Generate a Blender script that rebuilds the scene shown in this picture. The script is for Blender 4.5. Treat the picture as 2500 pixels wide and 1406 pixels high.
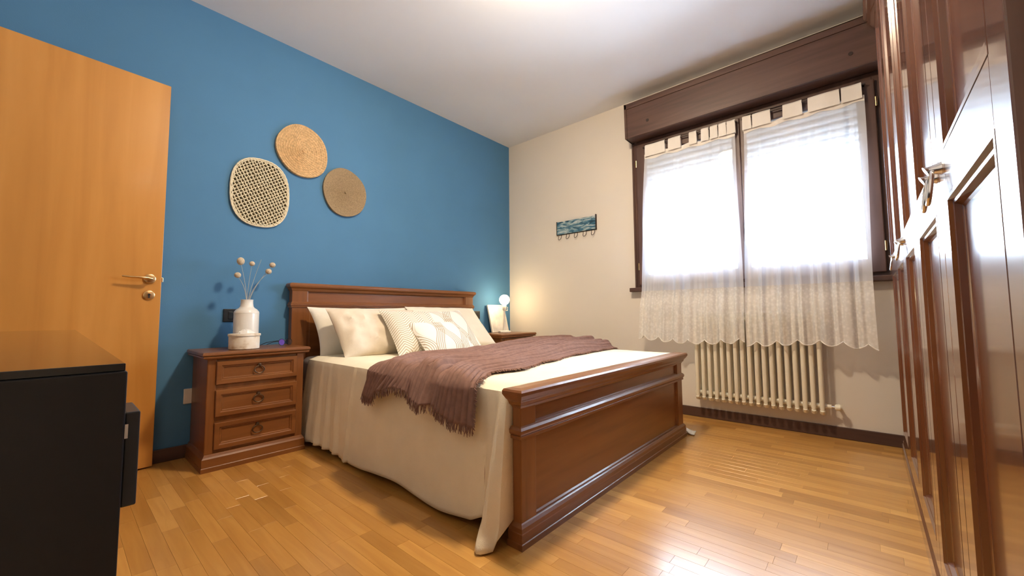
import bpy, bmesh, math, random
from mathutils import Vector, Matrix, noise

for o in list(bpy.data.objects):
    bpy.data.objects.remove(o, do_unlink=True)
scene = bpy.context.scene
COL = scene.collection
PI = math.pi
R = math.radians
rnd = random.Random(7)

# ------------------------------------------------------------------ camera
CAM = Vector((-3.323, -2.945, 0.80))
F_PX = 972.18
YAW, PITCH, ROLL = 0.719523, 0.0658839, -0.0068872
fw = Vector((math.cos(PITCH) * math.cos(YAW), math.cos(PITCH) * math.sin(YAW), math.sin(PITCH)))
r0 = Vector((math.sin(YAW), -math.cos(YAW), 0))
u0 = r0.cross(fw)
rt = r0 * math.cos(ROLL) + u0 * math.sin(ROLL)
up = -r0 * math.sin(ROLL) + u0 * math.cos(ROLL)
cd = bpy.data.cameras.new('camera')
cd.sensor_fit = 'HORIZONTAL'
cd.sensor_width = 36
cd.lens = 36 * F_PX / 2500
cd.clip_start = 0.02
cam = bpy.data.objects.new('camera', cd)
cam.matrix_world = Matrix(((rt.x, up.x, -fw.x, CAM.x), (rt.y, up.y, -fw.y, CAM.y), (rt.z, up.z, -fw.z, CAM.z), (0, 0, 0, 1)))
COL.objects.link(cam)
scene.camera = cam

# ------------------------------------------------------------------ world (overcast daylight) and exposure
SKY = 11.0
LAMP = 98.0
BULB = 9.0
w = bpy.data.worlds.new('world')
scene.world = w
w.use_nodes = True
bg = w.node_tree.nodes['Background']
bg.inputs[0].default_value = (0.68, 0.83, 1.0, 1)
bg.inputs[1].default_value = SKY
# light portal in the window opening (only guides the sky's light)
pd = bpy.data.lights.new('window_portal', 'AREA')
pd.shape = 'RECTANGLE'
pd.size = 1.24
pd.size_y = 1.62
pd.cycles.is_portal = True
po = bpy.data.objects.new('window_portal', pd)
po.location = (0.20, -2.295, 1.64)
po.rotation_euler = (0, R(90), 0)
COL.objects.link(po)
vs = scene.view_settings
vs.view_transform = 'Standard'
vs.look = 'None'
vs.exposure = 2.2
vs.gamma = 1.0
vs.use_curve_mapping = False

# ------------------------------------------------------------------ materials
MAT = {}


def newmat(name):
    m = bpy.data.materials.new(name)
    m.use_nodes = True
    nt = m.node_tree
    return m, nt, nt.nodes['Principled BSDF']


def N(nt, kind, **kw):
    n = nt.nodes.new(kind)
    for k, v in kw.items():
        setattr(n, k, v)
    return n


def ramp(nt, fac, stops):
    r = N(nt, 'ShaderNodeValToRGB')
    e = r.color_ramp.elements
    while len(e) < len(stops):
        e.new(0.5)
    for el, (p, c) in zip(e, stops):
        el.position = p
        el.color = (*c, 1)
    nt.links.new(fac, r.inputs[0])
    return r.outputs[0]


def bump(nt, b, height, strength=0.3, dist=0.01):
    n = N(nt, 'ShaderNodeBump')
    n.inputs['Strength'].default_value = strength
    n.inputs['Distance'].default_value = dist
    nt.links.new(height, n.inputs['Height'])
    nt.links.new(n.outputs[0], b.inputs['Normal'])


def plain(name, col, rough=0.5, metal=0.0, spec=0.5, var=0.06, nscale=12, bmp=0.0, bscale=200, coat=0.0):
    m, nt, b = newmat(name)
    tc = N(nt, 'ShaderNodeTexCoord')
    n = N(nt, 'ShaderNodeTexNoise')
    n.inputs['Scale'].default_value = nscale
    n.inputs['Detail'].default_value = 4
    nt.links.new(tc.outputs['Object'], n.inputs['Vector'])
    lo = tuple(c * (1 - var) for c in col)
    hi = tuple(min(1, c * (1 + var)) for c in col)
    nt.links.new(ramp(nt, n.outputs['Fac'], [(0.3, lo), (0.7, hi)]), b.inputs['Base Color'])
    b.inputs['Roughness'].default_value = rough
    b.inputs['Metallic'].default_value = metal
    b.inputs['Specular IOR Level'].default_value = spec
    b.inputs['Coat Weight'].default_value = coat
    b.inputs['Coat Roughness'].default_value = 0.12
    if bmp:
        n2 = N(nt, 'ShaderNodeTexNoise')
        n2.inputs['Scale'].default_value = bscale
        n2.inputs['Detail'].default_value = 3
        nt.links.new(tc.outputs['Object'], n2.inputs['Vector'])
        bump(nt, b, n2.outputs['Fac'], bmp, 0.004)
    MAT[name] = m
    return m


def wood(name, dark, mid, light, axis, rough=0.3, scale=1.0, coat=0.0, spec=0.5, rand=False):
    m, nt, b = newmat(name)
    tc = N(nt, 'ShaderNodeTexCoord')
    mp = N(nt, 'ShaderNodeMapping')
    sc = [22 * scale] * 3
    sc[axis] = 1.6 * scale
    mp.inputs['Scale'].default_value = sc
    nt.links.new(tc.outputs['Object'], mp.inputs['Vector'])
    n1 = N(nt, 'ShaderNodeTexNoise')
    n1.inputs['Scale'].default_value = 1.6
    n1.inputs['Detail'].default_value = 6
    n1.inputs['Distortion'].default_value = 0.6
    nt.links.new(mp.outputs[0], n1.inputs['Vector'])
    c = ramp(nt, n1.outputs['Fac'], [(0.28, dark), (0.5, mid), (0.75, light)])
    if rand:
        gi = N(nt, 'ShaderNodeNewGeometry')
        oi = N(nt, 'ShaderNodeObjectInfo')
        ad = N(nt, 'ShaderNodeMath', operation='ADD')
        nt.links.new(gi.outputs['Random Per Island'], ad.inputs[0])
        nt.links.new(oi.outputs['Random'], ad.inputs[1])
        fr = N(nt, 'ShaderNodeMath', operation='FRACT')
        nt.links.new(ad.outputs[0], fr.inputs[0])
        off = N(nt, 'ShaderNodeMath', operation='MULTIPLY')
        off.inputs[1].default_value = 37.0
        nt.links.new(fr.outputs[0], off.inputs[0])
        cm = N(nt, 'ShaderNodeCombineXYZ')
        for i in range(3):
            nt.links.new(off.outputs[0], cm.inputs[i])
        nt.links.new(cm.outputs[0], mp.inputs['Location'])
        tint = ramp(nt, fr.outputs[0], [(0.0, (0.78, 0.74, 0.68)), (0.35, (0.94, 0.92, 0.90)), (0.75, (1.0, 1.0, 1.0)), (0.92, (1.10, 1.12, 1.2)), (1.0, (1.22, 1.30, 1.5))])
        mx = N(nt, 'ShaderNodeMix', data_type='RGBA', blend_type='MULTIPLY')
        mx.inputs[0].default_value = 1
        nt.links.new(c, mx.inputs[6])
        nt.links.new(tint, mx.inputs[7])
        c = mx.outputs[2]
    nt.links.new(c, b.inputs['Base Color'])
    b.inputs['Roughness'].default_value = rough
    b.inputs['Specular IOR Level'].default_value = spec
    b.inputs['Coat Weight'].default_value = coat
    b.inputs['Coat Roughness'].default_value = 0.08
    MAT[name] = m
    return m


def emis(name, col, st):
    m, nt, b = newmat(name)
    b.inputs['Base Color'].default_value = (*col, 1)
    b.inputs['Emission Color'].default_value = (*col, 1)
    b.inputs['Emission Strength'].default_value = st
    MAT[name] = m


def sheer(name, alpha, col, lace=False):
    m = bpy.data.materials.new(name)
    m.use_nodes = True
    nt = m.node_tree
    nt.nodes.clear()
    out = N(nt, 'ShaderNodeOutputMaterial')
    tr = N(nt, 'ShaderNodeBsdfTransparent')
    df = N(nt, 'ShaderNodeBsdfDiffuse')
    tl = N(nt, 'ShaderNodeBsdfTranslucent')
    df.inputs[0].default_value = (*col, 1)
    tl.inputs[0].default_value = (*col, 1)
    m1 = N(nt, 'ShaderNodeMixShader')
    m1.inputs[0].default_value = 0.10
    nt.links.new(df.outputs[0], m1.inputs[1])
    nt.links.new(tl.outputs[0], m1.inputs[2])
    m2 = N(nt, 'ShaderNodeMixShader')
    nt.links.new(tr.outputs[0], m2.inputs[1])
    nt.links.new(m1.outputs[0], m2.inputs[2])
    m2.inputs[0].default_value = alpha
    tc = N(nt, 'ShaderNodeTexCoord')
    n = N(nt, 'ShaderNodeTexVoronoi' if lace else 'ShaderNodeTexNoise')
    n.inputs['Scale'].default_value = 55 if lace else 6
    nt.links.new(tc.outputs['Object'], n.inputs['Vector'])
    if lace:
        n2 = N(nt, 'ShaderNodeTexNoise')
        n2.inputs['Scale'].default_value = 14
        nt.links.new(tc.outputs['Object'], n2.inputs['Vector'])
        ad = N(nt, 'ShaderNodeMath', operation='MULTIPLY')
        nt.links.new(n.outputs['Distance'], ad.inputs[0])
        nt.links.new(n2.outputs['Fac'], ad.inputs[1])
        src = ad.outputs[0]
        st = [(0.08, (alpha + .08,) * 3), (0.30, (alpha - .03,) * 3)]
    else:
        src = n.outputs['Fac']
        st = [(0.3, (alpha - .05,) * 3), (0.7, (alpha + .05,) * 3)]
    nt.links.new(ramp(nt, src, st), m2.inputs[0])
    nt.links.new(m2.outputs[0], out.inputs[0])
    MAT[name] = m


def patterned(name, base, line, kind):
    m, nt, b = newmat(name)
    tc = N(nt, 'ShaderNodeTexCoord')
    sx = N(nt, 'ShaderNodeSeparateXYZ')
    nt.links.new(tc.outputs['Object'], sx.inputs[0])

    def M(op, a, c=None):
        n = N(nt, 'ShaderNodeMath', operation=op)
        for i, v in enumerate((a, c)):
            if v is None:
                continue
            if isinstance(v, (int, float)):
                n.inputs[i].default_value = v
            else:
                nt.links.new(v, n.inputs[i])
        return n.outputs[0]
    X, Y = sx.outputs[0], sx.outputs[1]
    if kind == 'chevron':
        fx = M('FRACT', M('ADD', M('DIVIDE', X, 0.105), 10.0))
        tri = M('ABSOLUTE', M('SUBTRACT', fx, 0.5))
        ph = M('FRACT', M('ADD', M('DIVIDE', M('ADD', Y, M('MULTIPLY', tri, 0.085)), 0.0185), 40.0))
        f = M('LESS_THAN', ph, 0.30)
    else:
        def fam(sg, off, k, ph0):
            wv = M('MULTIPLY', M('SINE', M('ADD', M('MULTIPLY', Y, k), ph0)), 0.040 * sg)
            u_ = M('ADD', M('ADD', X, wv), off)
            l = M('LESS_THAN', M('FRACT', M('ADD', M('DIVIDE', u_, 0.0165), 50.0)), 0.40)
            mk = M('LESS_THAN', M('FRACT', M('ADD', M('DIVIDE', u_, 0.23), 10.0)), 0.36)
            return M('MULTIPLY', l, mk)
        f = M('MAXIMUM', fam(1, 0.02, 17.0, 0.6), fam(-1, 0.11, 17.0, 0.6))
    mx = N(nt, 'ShaderNodeMix', data_type='RGBA')
    nt.links.new(f, mx.inputs[0])
    mx.inputs[6].default_value = (*base, 1)
    mx.inputs[7].default_value = (*line, 1)
    nt.links.new(mx.outputs[2], b.inputs['Base Color'])
    b.inputs['Roughness'].default_value = 0.9
    b.inputs['Specular IOR Level'].default_value = 0.1
    bump(nt, b, f, 0.5, 0.003)
    MAT[name] = m


CH_D, CH_M, CH_L = (0.165, 0.057, 0.014), (0.215, 0.077, 0.020), (0.255, 0.097, 0.027)
for ax, nm in ((0, 'cherry_x'), (1, 'cherry_y'), (2, 'cherry_z')):
    wood(nm, CH_D, CH_M, CH_L, ax, 0.36, 0.6, 0.2)
WR_D, WR_M, WR_L = (0.105, 0.035, 0.015), (0.140, 0.049, 0.021), (0.17, 0.062, 0.028)
for ax, nm in ((0, 'wardrobe_wood_x'), (2, 'wardrobe_wood_z')):
    wood(nm, WR_D, WR_M, WR_L, ax, 0.24, 0.6, 0.8)
for ax, nm in ((0, 'brown_x'), (1, 'brown_y'), (2, 'brown_z')):
    wood(nm, (0.060, 0.028, 0.020), (0.085, 0.041, 0.029), (0.11, 0.055, 0.038), ax, 0.45, 0.7)
wood('door_veneer', (0.51, 0.220, 0.043), (0.59, 0.268, 0.056), (0.66, 0.315, 0.075), 2, 0.35, 0.28, 0.1)
wood('oak_strip', (0.47, 0.225, 0.048), (0.53, 0.270, 0.062), (0.59, 0.315, 0.082), 1, 0.30, 1.2, 0.40, rand=True)
MAT['oak_strip'].node_tree.nodes['Principled BSDF'].inputs['Coat Roughness'].default_value = 0.17
plain('seam', (0.30, 0.13, 0.028), 0.7)
plain('blue_paint', (0.080, 0.220, 0.410), 0.75, var=0.03, nscale=3, bmp=0.10, bscale=160, spec=0.3)
plain('white_paint', (0.73, 0.675, 0.60), 0.85, var=0.015, nscale=2, bmp=0.08, bscale=120, spec=0.2)
plain('ceiling_paint', (0.83, 0.83, 0.84), 0.9, var=0.01, nscale=2, spec=0.2)
plain('radiator_enamel', (0.86, 0.81, 0.66), 0.35, var=0.02)
plain('brass', (0.72, 0.50, 0.24), 0.25, 1.0, var=0.05)
plain('chrome', (0.75, 0.75, 0.76), 0.2, 1.0, var=0.03)
plain('bronze', (0.12, 0.075, 0.045), 0.4, 0.8, var=0.15)
plain('dark_iron', (0.05, 0.035, 0.03), 0.45, 0.6, var=0.1)
plain('black_lacquer', (0.006, 0.006, 0.008), 0.42, var=0.1, bmp=0.05)
plain('black_plastic', (0.018, 0.020, 0.024), 0.38, var=0.05)
plain('white_plastic', (0.78, 0.74, 0.68), 0.4, var=0.02)
plain('porcelain', (0.80, 0.78, 0.74), 0.3, var=0.03, coat=0.3)
plain('linen_cream', (0.89, 0.82, 0.645), 0.95, var=0.04, nscale=7, bmp=0.35, bscale=420, spec=0.1)
plain('sheet_grey', (0.40, 0.37, 0.34), 0.95, var=0.04, bmp=0.2, spec=0.1)
plain('cotton_white', (0.88, 0.84, 0.74), 0.95, var=0.03, bmp=0.12, bscale=80, spec=0.1)
plain('cotton_beige', (0.74, 0.66, 0.54), 0.9, var=0.05, bmp=0.15, bscale=60, spec=0.15)
plain('knit_brown', (0.245, 0.145, 0.118), 0.95, var=0.12, nscale=40, bmp=0.12, bscale=300, spec=0.1)
plain('rope_cream', (0.76, 0.69, 0.52), 0.9, var=0.12, nscale=90, spec=0.1)
plain('straw_gold', (0.62, 0.425, 0.225), 0.8, var=0.20, nscale=60, spec=0.2)
plain('jute_brown', (0.33, 0.245, 0.15), 0.9, var=0.20, nscale=120, spec=0.1)
plain('shaded_weave', (0.15, 0.12, 0.065), 0.9, var=0.2, nscale=90, spec=0.1)  # back layer of the lattice plate, its shadow put into the colour
plain('dried_stem', (0.42, 0.44, 0.42), 0.8, var=0.1)
plain('flower_ball', (0.62, 0.52, 0.38), 0.95, var=0.22, nscale=160, bmp=0.8, bscale=260)
plain('shutter_slat', (0.40, 0.40, 0.39), 0.6, var=0.03)
plain('cable_grey', (0.25, 0.24, 0.23), 0.5)
plain('lens_purple_reflection', (0.16, 0.10, 0.55), 0.08, var=0.1, coat=0.5)  # purple reflection on one lens, painted as its base colour
emis('lamp_glow', (1.0, 0.80, 0.56), LAMP)
emis('bulb_glow', (1.0, 0.76, 0.42), BULB)
sheer('sheer_white', 0.56, (0.88, 0.92, 0.99))
sheer('sheer_lace', 0.60, (0.92, 0.91, 0.88), True)
plain('tab_fabric', (0.80, 0.77, 0.72), 0.95, var=0.03, spec=0.1)
patterned('chevron_fabric', (0.84, 0.81, 0.74), (0.46, 0.37, 0.24), 'chevron')
patterned('ring_fabric', (0.88, 0.86, 0.82), (0.46, 0.38, 0.28), 'rings')


def pot_mat():
    m, nt, b = newmat('whitewash')
    tc = N(nt, 'ShaderNodeTexCoord')
    n = N(nt, 'ShaderNodeTexNoise')
    n.inputs['Scale'].default_value = 22
    n.inputs['Detail'].default_value = 5
    nt.links.new(tc.outputs['Object'], n.inputs['Vector'])
    nt.links.new(ramp(nt, n.outputs['Fac'], [(0.30, (0.50, 0.36, 0.22)), (0.46, (0.76, 0.68, 0.56)), (0.7, (0.82, 0.79, 0.72))]), b.inputs['Base Color'])
    b.inputs['Roughness'].default_value = 0.7
    MAT['whitewash'] = m


def sea_mat():
    m, nt, b = newmat('sea_print')
    tc = N(nt, 'ShaderNodeTexCoord')
    mp = N(nt, 'ShaderNodeMapping')
    mp.inputs['Scale'].default_value = (1, 9, 34)
    nt.links.new(tc.outputs['Object'], mp.inputs[0])
    n = N(nt, 'ShaderNodeTexNoise')
    n.inputs['Scale'].default_value = 1.1
    n.inputs['Detail'].default_value = 5
    n.inputs['Distortion'].default_value = 1.0
    nt.links.new(mp.outputs[0], n.inputs['Vector'])
    nt.links.new(ramp(nt, n.outputs['Fac'], [(0.34, (0.02, 0.06, 0.09)), (0.45, (0.05, 0.16, 0.25)), (0.53, (0.22, 0.33, 0.36)), (0.62, (0.55, 0.60, 0.58)), (0.72, (0.10, 0.24, 0.33))]), b.inputs['Base Color'])
    b.inputs['Roughness'].default_value = 0.45
    MAT['sea_print'] = m


def canvas_mat():
    m, nt, b = newmat('pale_print')
    tc = N(nt, 'ShaderNodeTexCoord')
    n = N(nt, 'ShaderNodeTexNoise')
    n.inputs['Scale'].default_value = 9
    n.inputs['Detail'].default_value = 4
    nt.links.new(tc.outputs['Object'], n.inputs['Vector'])
    nt.links.new(ramp(nt, n.outputs['Fac'], [(0.35, (0.52, 0.50, 0.50)), (0.55, (0.70, 0.68, 0.66)), (0.75, (0.76, 0.74, 0.72))]), b.inputs['Base Color'])
    b.inputs['Roughness'].default_value = 0.6
    MAT['pale_print'] = m


def glass_mat(name, tint, rough=0.0):
    m = bpy.data.materials.new(name)
    m.use_nodes = True
    nt = m.node_tree
    nt.nodes.clear()
    out = N(nt, 'ShaderNodeOutputMaterial')
    tr = N(nt, 'ShaderNodeBsdfTransparent')
    tr.inputs[0].default_value = (*tint, 1)
    gl = N(nt, 'ShaderNodeBsdfGlossy')
    gl.inputs['Roughness'].default_value = rough
    mx = N(nt, 'ShaderNodeMixShader')
    fr = N(nt, 'ShaderNodeFresnel')
    fr.inputs['IOR'].default_value = 1.3
    nt.links.new(fr.outputs[0], mx.inputs[0])
    nt.links.new(tr.outputs[0], mx.inputs[1])
    nt.links.new(gl.outputs[0], mx.inputs[2])
    nt.links.new(mx.outputs[0], out.inputs[0])
    MAT[name] = m


def gloss_top():
    m, nt, b = newmat('black_gloss')
    tc = N(nt, 'ShaderNodeTexCoord')
    n = N(nt, 'ShaderNodeTexNoise')
    n.inputs['Scale'].default_value = 30
    nt.links.new(tc.outputs['Object'], n.inputs['Vector'])
    nt.links.new(ramp(nt, n.outputs['Fac'], [(0.3, (0.008, 0.008, 0.009)), (0.7, (0.012, 0.012, 0.013))]), b.inputs['Base Color'])
    b.inputs['Roughness'].default_value = 0.06
    b.inputs['Specular IOR Level'].default_value = 0.6
    MAT['black_gloss'] = m


pot_mat()
sea_mat()
canvas_mat()
gloss_top()
glass_mat('window_glass', (0.97, 0.98, 0.99))
glass_mat('lens_glass', (0.90, 0.88, 0.95))


# ------------------------------------------------------------------ mesh helpers
def wloc(o):
    p = Vector((0, 0, 0))
    while o:
        p += o.location
        o = o.parent
    return p


class MB:
    def __init__(self):
        self.v = []
        self.f = []

    def add(self, vs, fs):
        k = len(self.v)
        self.v += [tuple(p) for p in vs]
        self.f += [tuple(i + k for i in f) for f in fs]
        return self

    def box(self, x0, x1, y0, y1, z0, z1):
        x0, x1 = sorted((x0, x1))
        y0, y1 = sorted((y0, y1))
        z0, z1 = sorted((z0, z1))
        return self.add([(x0, y0, z0), (x1, y0, z0), (x1, y1, z0), (x0, y1, z0), (x0, y0, z1), (x1, y0, z1), (x1, y1, z1), (x0, y1, z1)],
                        [(0, 3, 2, 1), (4, 5, 6, 7), (0, 1, 5, 4), (1, 2, 6, 5), (2, 3, 7, 6), (3, 0, 4, 7)])

    def loft(self, rings, closed=True, cap0=True, cap1=True):
        n = len(rings[0])
        vs = [p for r in rings for p in r]
        fs = []
        for i in range(len(rings) - 1):
            for j in range(n if closed else n - 1):
                a = i * n + j
                b = i * n + (j + 1) % n
                fs.append((a, b, b + n, a + n))
        if cap0:
            fs.append(tuple(range(n - 1, -1, -1)))
        if cap1:
            fs.append(tuple(range((len(rings) - 1) * n, len(rings) * n)))
        return self.add(vs, fs)

    def tube(self, path, r, n=8, cap=True):
        path = [Vector(p) for p in path]
        rs = r if isinstance(r, (list, tuple)) else [r] * len(path)
        rings = []
        ref = Vector((0.31, 0.17, 0.93)).normalized()
        for i, p in enumerate(path):
            t = (path[min(i + 1, len(path) - 1)] - path[max(i - 1, 0)]).normalized()
            if abs(t.dot(ref)) > 0.97:
                ref = Vector((0.9, 0.3, 0.1)).normalized()
            a = t.cross(ref).normalized()
            b = t.cross(a).normalized()
            rings.append([p + (a * math.cos(2 * PI * k / n) + b * math.sin(2 * PI * k / n)) * rs[i] for k in range(n)])
        return self.loft(rings, True, cap, cap)

    def ring(self, c, ax, rad, r, n=24, m=8, sq=(1, 1)):
        """torus around axis vector ax"""
        ax = Vector(ax).normalized()
        a = ax.cross(Vector((0.2, 0.3, 0.9))).normalized() if abs(ax.z) > 0.9 else ax.cross(Vector((0, 0, 1))).normalized()
        b = ax.cross(a)
        c = Vector(c)
        vs, fs = [], []
        for i in range(n):
            t = 2 * PI * i / n
            d = a * math.cos(t) * sq[0] + b * math.sin(t) * sq[1]
            for j in range(m):
                s = 2 * PI * j / m
                vs.append(c + d * rad + d.normalized() * math.cos(s) * r + ax * math.sin(s) * r)
        for i in range(n):
            for j in range(m):
                fs.append((i * m + j, ((i + 1) % n) * m + j, ((i + 1) % n) * m + (j + 1) % m, i * m + (j + 1) % m))
        return self.add(vs, fs)

    def lathe(self, prof, c=(0, 0, 0), n=32, cap=True):
        rings = [[(c[0] + r * math.cos(2 * PI * k / n), c[1] + r * math.sin(2 * PI * k / n), c[2] + z) for k in range(n)] for r, z in prof]
        return self.loft(rings, True, cap, cap)

    def disc_y(self, c, r, y0, y1, n=20):
        a = [(c[0] + r * math.cos(2 * PI * k / n), y0, c[1] + r * math.sin(2 * PI * k / n)) for k in range(n)]
        b = [(p[0], y1, p[2]) for p in a]
        return self.loft([a, b])

    def grid(self, nu, nv, fn, flip=False):
        vs = [fn(i / (nu - 1), j / (nv - 1)) for i in range(nu) for j in range(nv)]
        fs = []
        for i in range(nu - 1):
            for j in range(nv - 1):
                a = i * nv + j
                q = (a, a + 1, a + nv + 1, a + nv)
                fs.append(q[::-1] if flip else q)
        return self.add(vs, fs)

    def build(self, name, mat, parent=None, smooth=False, bevel=0.0, seg=2, local=False):
        off = Vector((0, 0, 0)) if (parent is None or local) else wloc(parent)
        me = bpy.data.meshes.new(name)
        me.from_pydata([tuple(Vector(p) - off) for p in self.v], [], self.f)
        bm = bmesh.new()
        bm.from_mesh(me)
        bmesh.ops.remove_doubles(bm, verts=bm.verts, dist=1e-6)
        bmesh.ops.recalc_face_normals(bm, faces=bm.faces)
        if bevel:
            ed = [e for e in bm.edges if len(e.link_faces) == 2 and e.calc_face_angle(0) > 0.5]
            bmesh.ops.bevel(bm, geom=ed, offset=bevel, offset_type='OFFSET', segments=seg, profile=0.5, affect='EDGES', clamp_overlap=True)
        bm.to_mesh(me)
        bm.free()
        me.materials.append(MAT[mat])
        if smooth:
            for p in me.polygons:
                p.use_smooth = True
            me.set_sharp_from_angle(angle=R(40))
        o = bpy.data.objects.new(name, me)
        COL.objects.link(o)
        if parent:
            o.parent = parent
        return o


def B(*a):
    return MB().box(*a)


def thing(name, label=None, cat=None, loc=(0, 0, 0), rz=0.0, group=None, kind=None):
    o = bpy.data.objects.new(name, None)
    o.empty_display_size = 0.1
    o.location = loc
    o.rotation_euler = (0, 0, rz)
    COL.objects.link(o)
    return tag(o, label, cat, group, kind)


def tag(o, label=None, cat=None, group=None, kind=None):
    if label:
        o['label'] = label
    if cat:
        o['category'] = cat
    if group:
        o['group'] = group
    if kind:
        o['kind'] = kind
    return o


def steps(mb, prof, x0, x1, yb, yf, sgn=-1, both=True):
    """moulding lofted from rectangles: prof = [(overhang, z)], front side at yf, overhang towards sgn*y and both ends"""
    rings = []
    for o, z in prof:
        a, b = x0 - (o if both else 0), x1 + (o if both else 0)
        y = yf + sgn * o
        r = [(a, yb, z), (b, yb, z), (b, y, z), (a, y, z)]
        rings.append(r)
    return mb.loft(rings)


def panel_y(mb, x0, x1, z0, z1, y, prof, sgn=-1):
    """nested rectangles in an xz plane: prof=[(inset, rise)], rise towards the viewer (sgn*y)"""
    rings = []
    for i, d in prof:
        yy = y + sgn * d
        rings.append([(x0 + i, yy, z0 + i), (x1 - i, yy, z0 + i), (x1 - i, yy, z1 - i), (x0 + i, yy, z1 - i)])
    return mb.loft(rings, True, False, True)


def copy_tree(o, parent=None):
    c = o.copy()
    COL.objects.link(c)
    c.parent = parent
    for ch in list(o.children):
        copy_tree(ch, c)
    return c


def sstep(a, b, x):
    t = max(0.0, min(1.0, (x - a) / (b - a)))
    return t * t * (3 - 2 * t)


def lerp(a, b, t):
    return a + (b - a) * t


def interp(pts, x):
    if x <= pts[0][0]:
        return pts[0][1]
    for (a, b), (c, d) in zip(pts, pts[1:]):
        if x <= c:
            t = (x - a) / (c - a)
            t = t * t * (3 - 2 * t)
            return b + (d - b) * t
    return pts[-1][1]


# ------------------------------------------------------------------ room shell
H = 2.70
XL, YF = -3.80, -3.73          # left wall, front wall (behind the wardrobe)
WY0, WY1, WZ0, WZ1 = -3.10, -1.49, 1.02, 2.30   # window opening
wb = B(XL - 1.3, 0.30, 0.0, 0.15, -0.1, H + 0.1).build('wall_back', 'blue_paint')
tag(wb, kind='structure')
m = MB()
m.box(0, 0.30, YF - 0.15, WY0, -0.1, H + 0.1).box(0, 0.30, WY1, 0, -0.1, H + 0.1)
m.box(0, 0.30, WY0, WY1, -0.1, WZ0).box(0, 0.30, WY0, WY1, WZ1, H + 0.1)
tag(m.build('wall_right', 'white_paint'), kind='structure')
m = MB()
m.box(XL - 0.12, XL, YF - 0.15, -0.97, -0.1, H + 0.1).box(XL - 0.12, XL, -0.13, 0, -0.1, H + 0.1).box(XL - 0.12, XL, -0.97, -0.13, 2.11, H + 0.1)
tag(m.build('wall_left', 'white_paint'), kind='structure')
tag(B(XL - 1.3, 0.30, YF - 0.15, YF, -0.1, H + 0.1).build('wall_front', 'white_paint'), kind='structure')
tag(B(XL - 1.3, 0.30, YF - 0.15, 0.15, H, H + 0.1).build('ceiling', 'ceiling_paint'), kind='structure')
tag(B(XL - 1.3, XL - 1.2, YF, 0, -0.1, H).build('wall_hallway', 'white_paint'), kind='structure')
m = MB()
m.box(XL - 0.135, XL + 0.015, -0.13, -0.055, 0, 2.18).box(XL - 0.135, XL + 0.015, -1.045, -0.97, 0, 2.18).box(XL - 0.135, XL + 0.015, -0.97, -0.13, 2.11, 2.18)
tag(m.build('trim_1', 'door_veneer', bevel=0.004), kind='structure')
for nm, a in (('baseboard_back', (XL, -0.013, -0.013, 0, 0, 0.072)),):
    tag(B(*a).build(nm, 'brown_x', bevel=0.003), kind='structure')
tag(B(-0.013, 0, YF, 0, 0, 0.072).build('baseboard_right', 'brown_y', bevel=0.003), kind='structure')

# floor: oak strips, the ones that show largest are parts of their own
floor = tag(B(XL - 1.3, 0.30, YF - 0.15, 0.15, -0.12, -0.004).build('floor', 'seam'), kind='structure')
PW = 0.052


def to_px(p):
    d = Vector(p) - CAM
    z = d.dot(fw)
    if z < 0.05:
        return None
    return (1250 + F_PX * d.dot(rt) / z, 703 - F_PX * d.dot(up) / z, z)


lens = [0.28, 0.34, 0.40, 0.46]
plank_me = {}
for L in lens:
    q = MB()
    h, g = PW / 2 - 0.0002, 0.0002
    rings = [[(-h, -L / 2 + g, -0.004), (h, -L / 2 + g, -0.004), (h, L / 2 - g, -0.004), (-h, L / 2 - g, -0.004)],
             [(-h, -L / 2 + g, -0.0003), (h, -L / 2 + g, -0.0003), (h, L / 2 - g, -0.0003), (-h, L / 2 - g, -0.0003)],
             [(-h + .0003, -L / 2 + g + .0003, 0), (h - .0003, -L / 2 + g + .0003, 0), (h - .0003, L / 2 - g - .0003, 0), (-h + .0003, L / 2 - g - .0003, 0)]]
    q.loft(rings)
    me = bpy.data.meshes.new('floor_strip')
    me.from_pydata(q.v, [], q.f)
    me.materials.append(MAT['oak_strip'])
    plank_me[L] = (me, q)
planks = []
prnd = random.Random(21)
nx = int((0 - XL) / PW) + 1
for i in range(nx):
    x = -0.014 - PW / 2 - i * PW
    y = -0.014 + prnd.uniform(0, 0.45)
    while y > YF:
        L = prnd.choice(lens)
        planks.append((x, y - L / 2, L))
        y -= L
hidden = [(-2.27, -0.58, -2.02, 0), (-2.79, -2.31, -0.38, 0), (-0.58, 0.0, -0.42, 0), (-2.8, 0.0, -4.0, -3.08), (-4.0, -3.29, -2.6, -1.5)]


def score(x, y, L):
    if any(a <= x <= b and c <= y <= d for a, b, c, d in hidden):
        return 0
    cs = [to_px((x + sx * PW / 2, y + sy * L / 2, 0)) for sx, sy in ((-1, -1), (1, -1), (1, 1), (-1, 1))]
    if any(c is None for c in cs):
        return 0
    cx = sum(c[0] for c in cs) / 4
    cy = sum(c[1] for c in cs) / 4
    if not (-20 < cx < 2520 and 700 < cy < 1430):
        return 0
    ar = 0
    for k in range(4):
        a, b = cs[k], cs[(k + 1) % 4]
        ar += a[0] * b[1] - a[1] * b[0]
    return abs(ar)


planks.sort(key=lambda t: -score(*t))
rest = MB()
for k, (x, y, L) in enumerate(planks):
    if k < 300 and score(x, y, L) > 0:
        o = bpy.data.objects.new('floor_strip', plank_me[L][0])
        o.location = (x, y, 0)
        COL.objects.link(o)
        o.parent = floor
    else:
        q = plank_me[L][1]
        rest.add([(a + x, b + y, c) for a, b, c in q.v if True], q.f)
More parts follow.
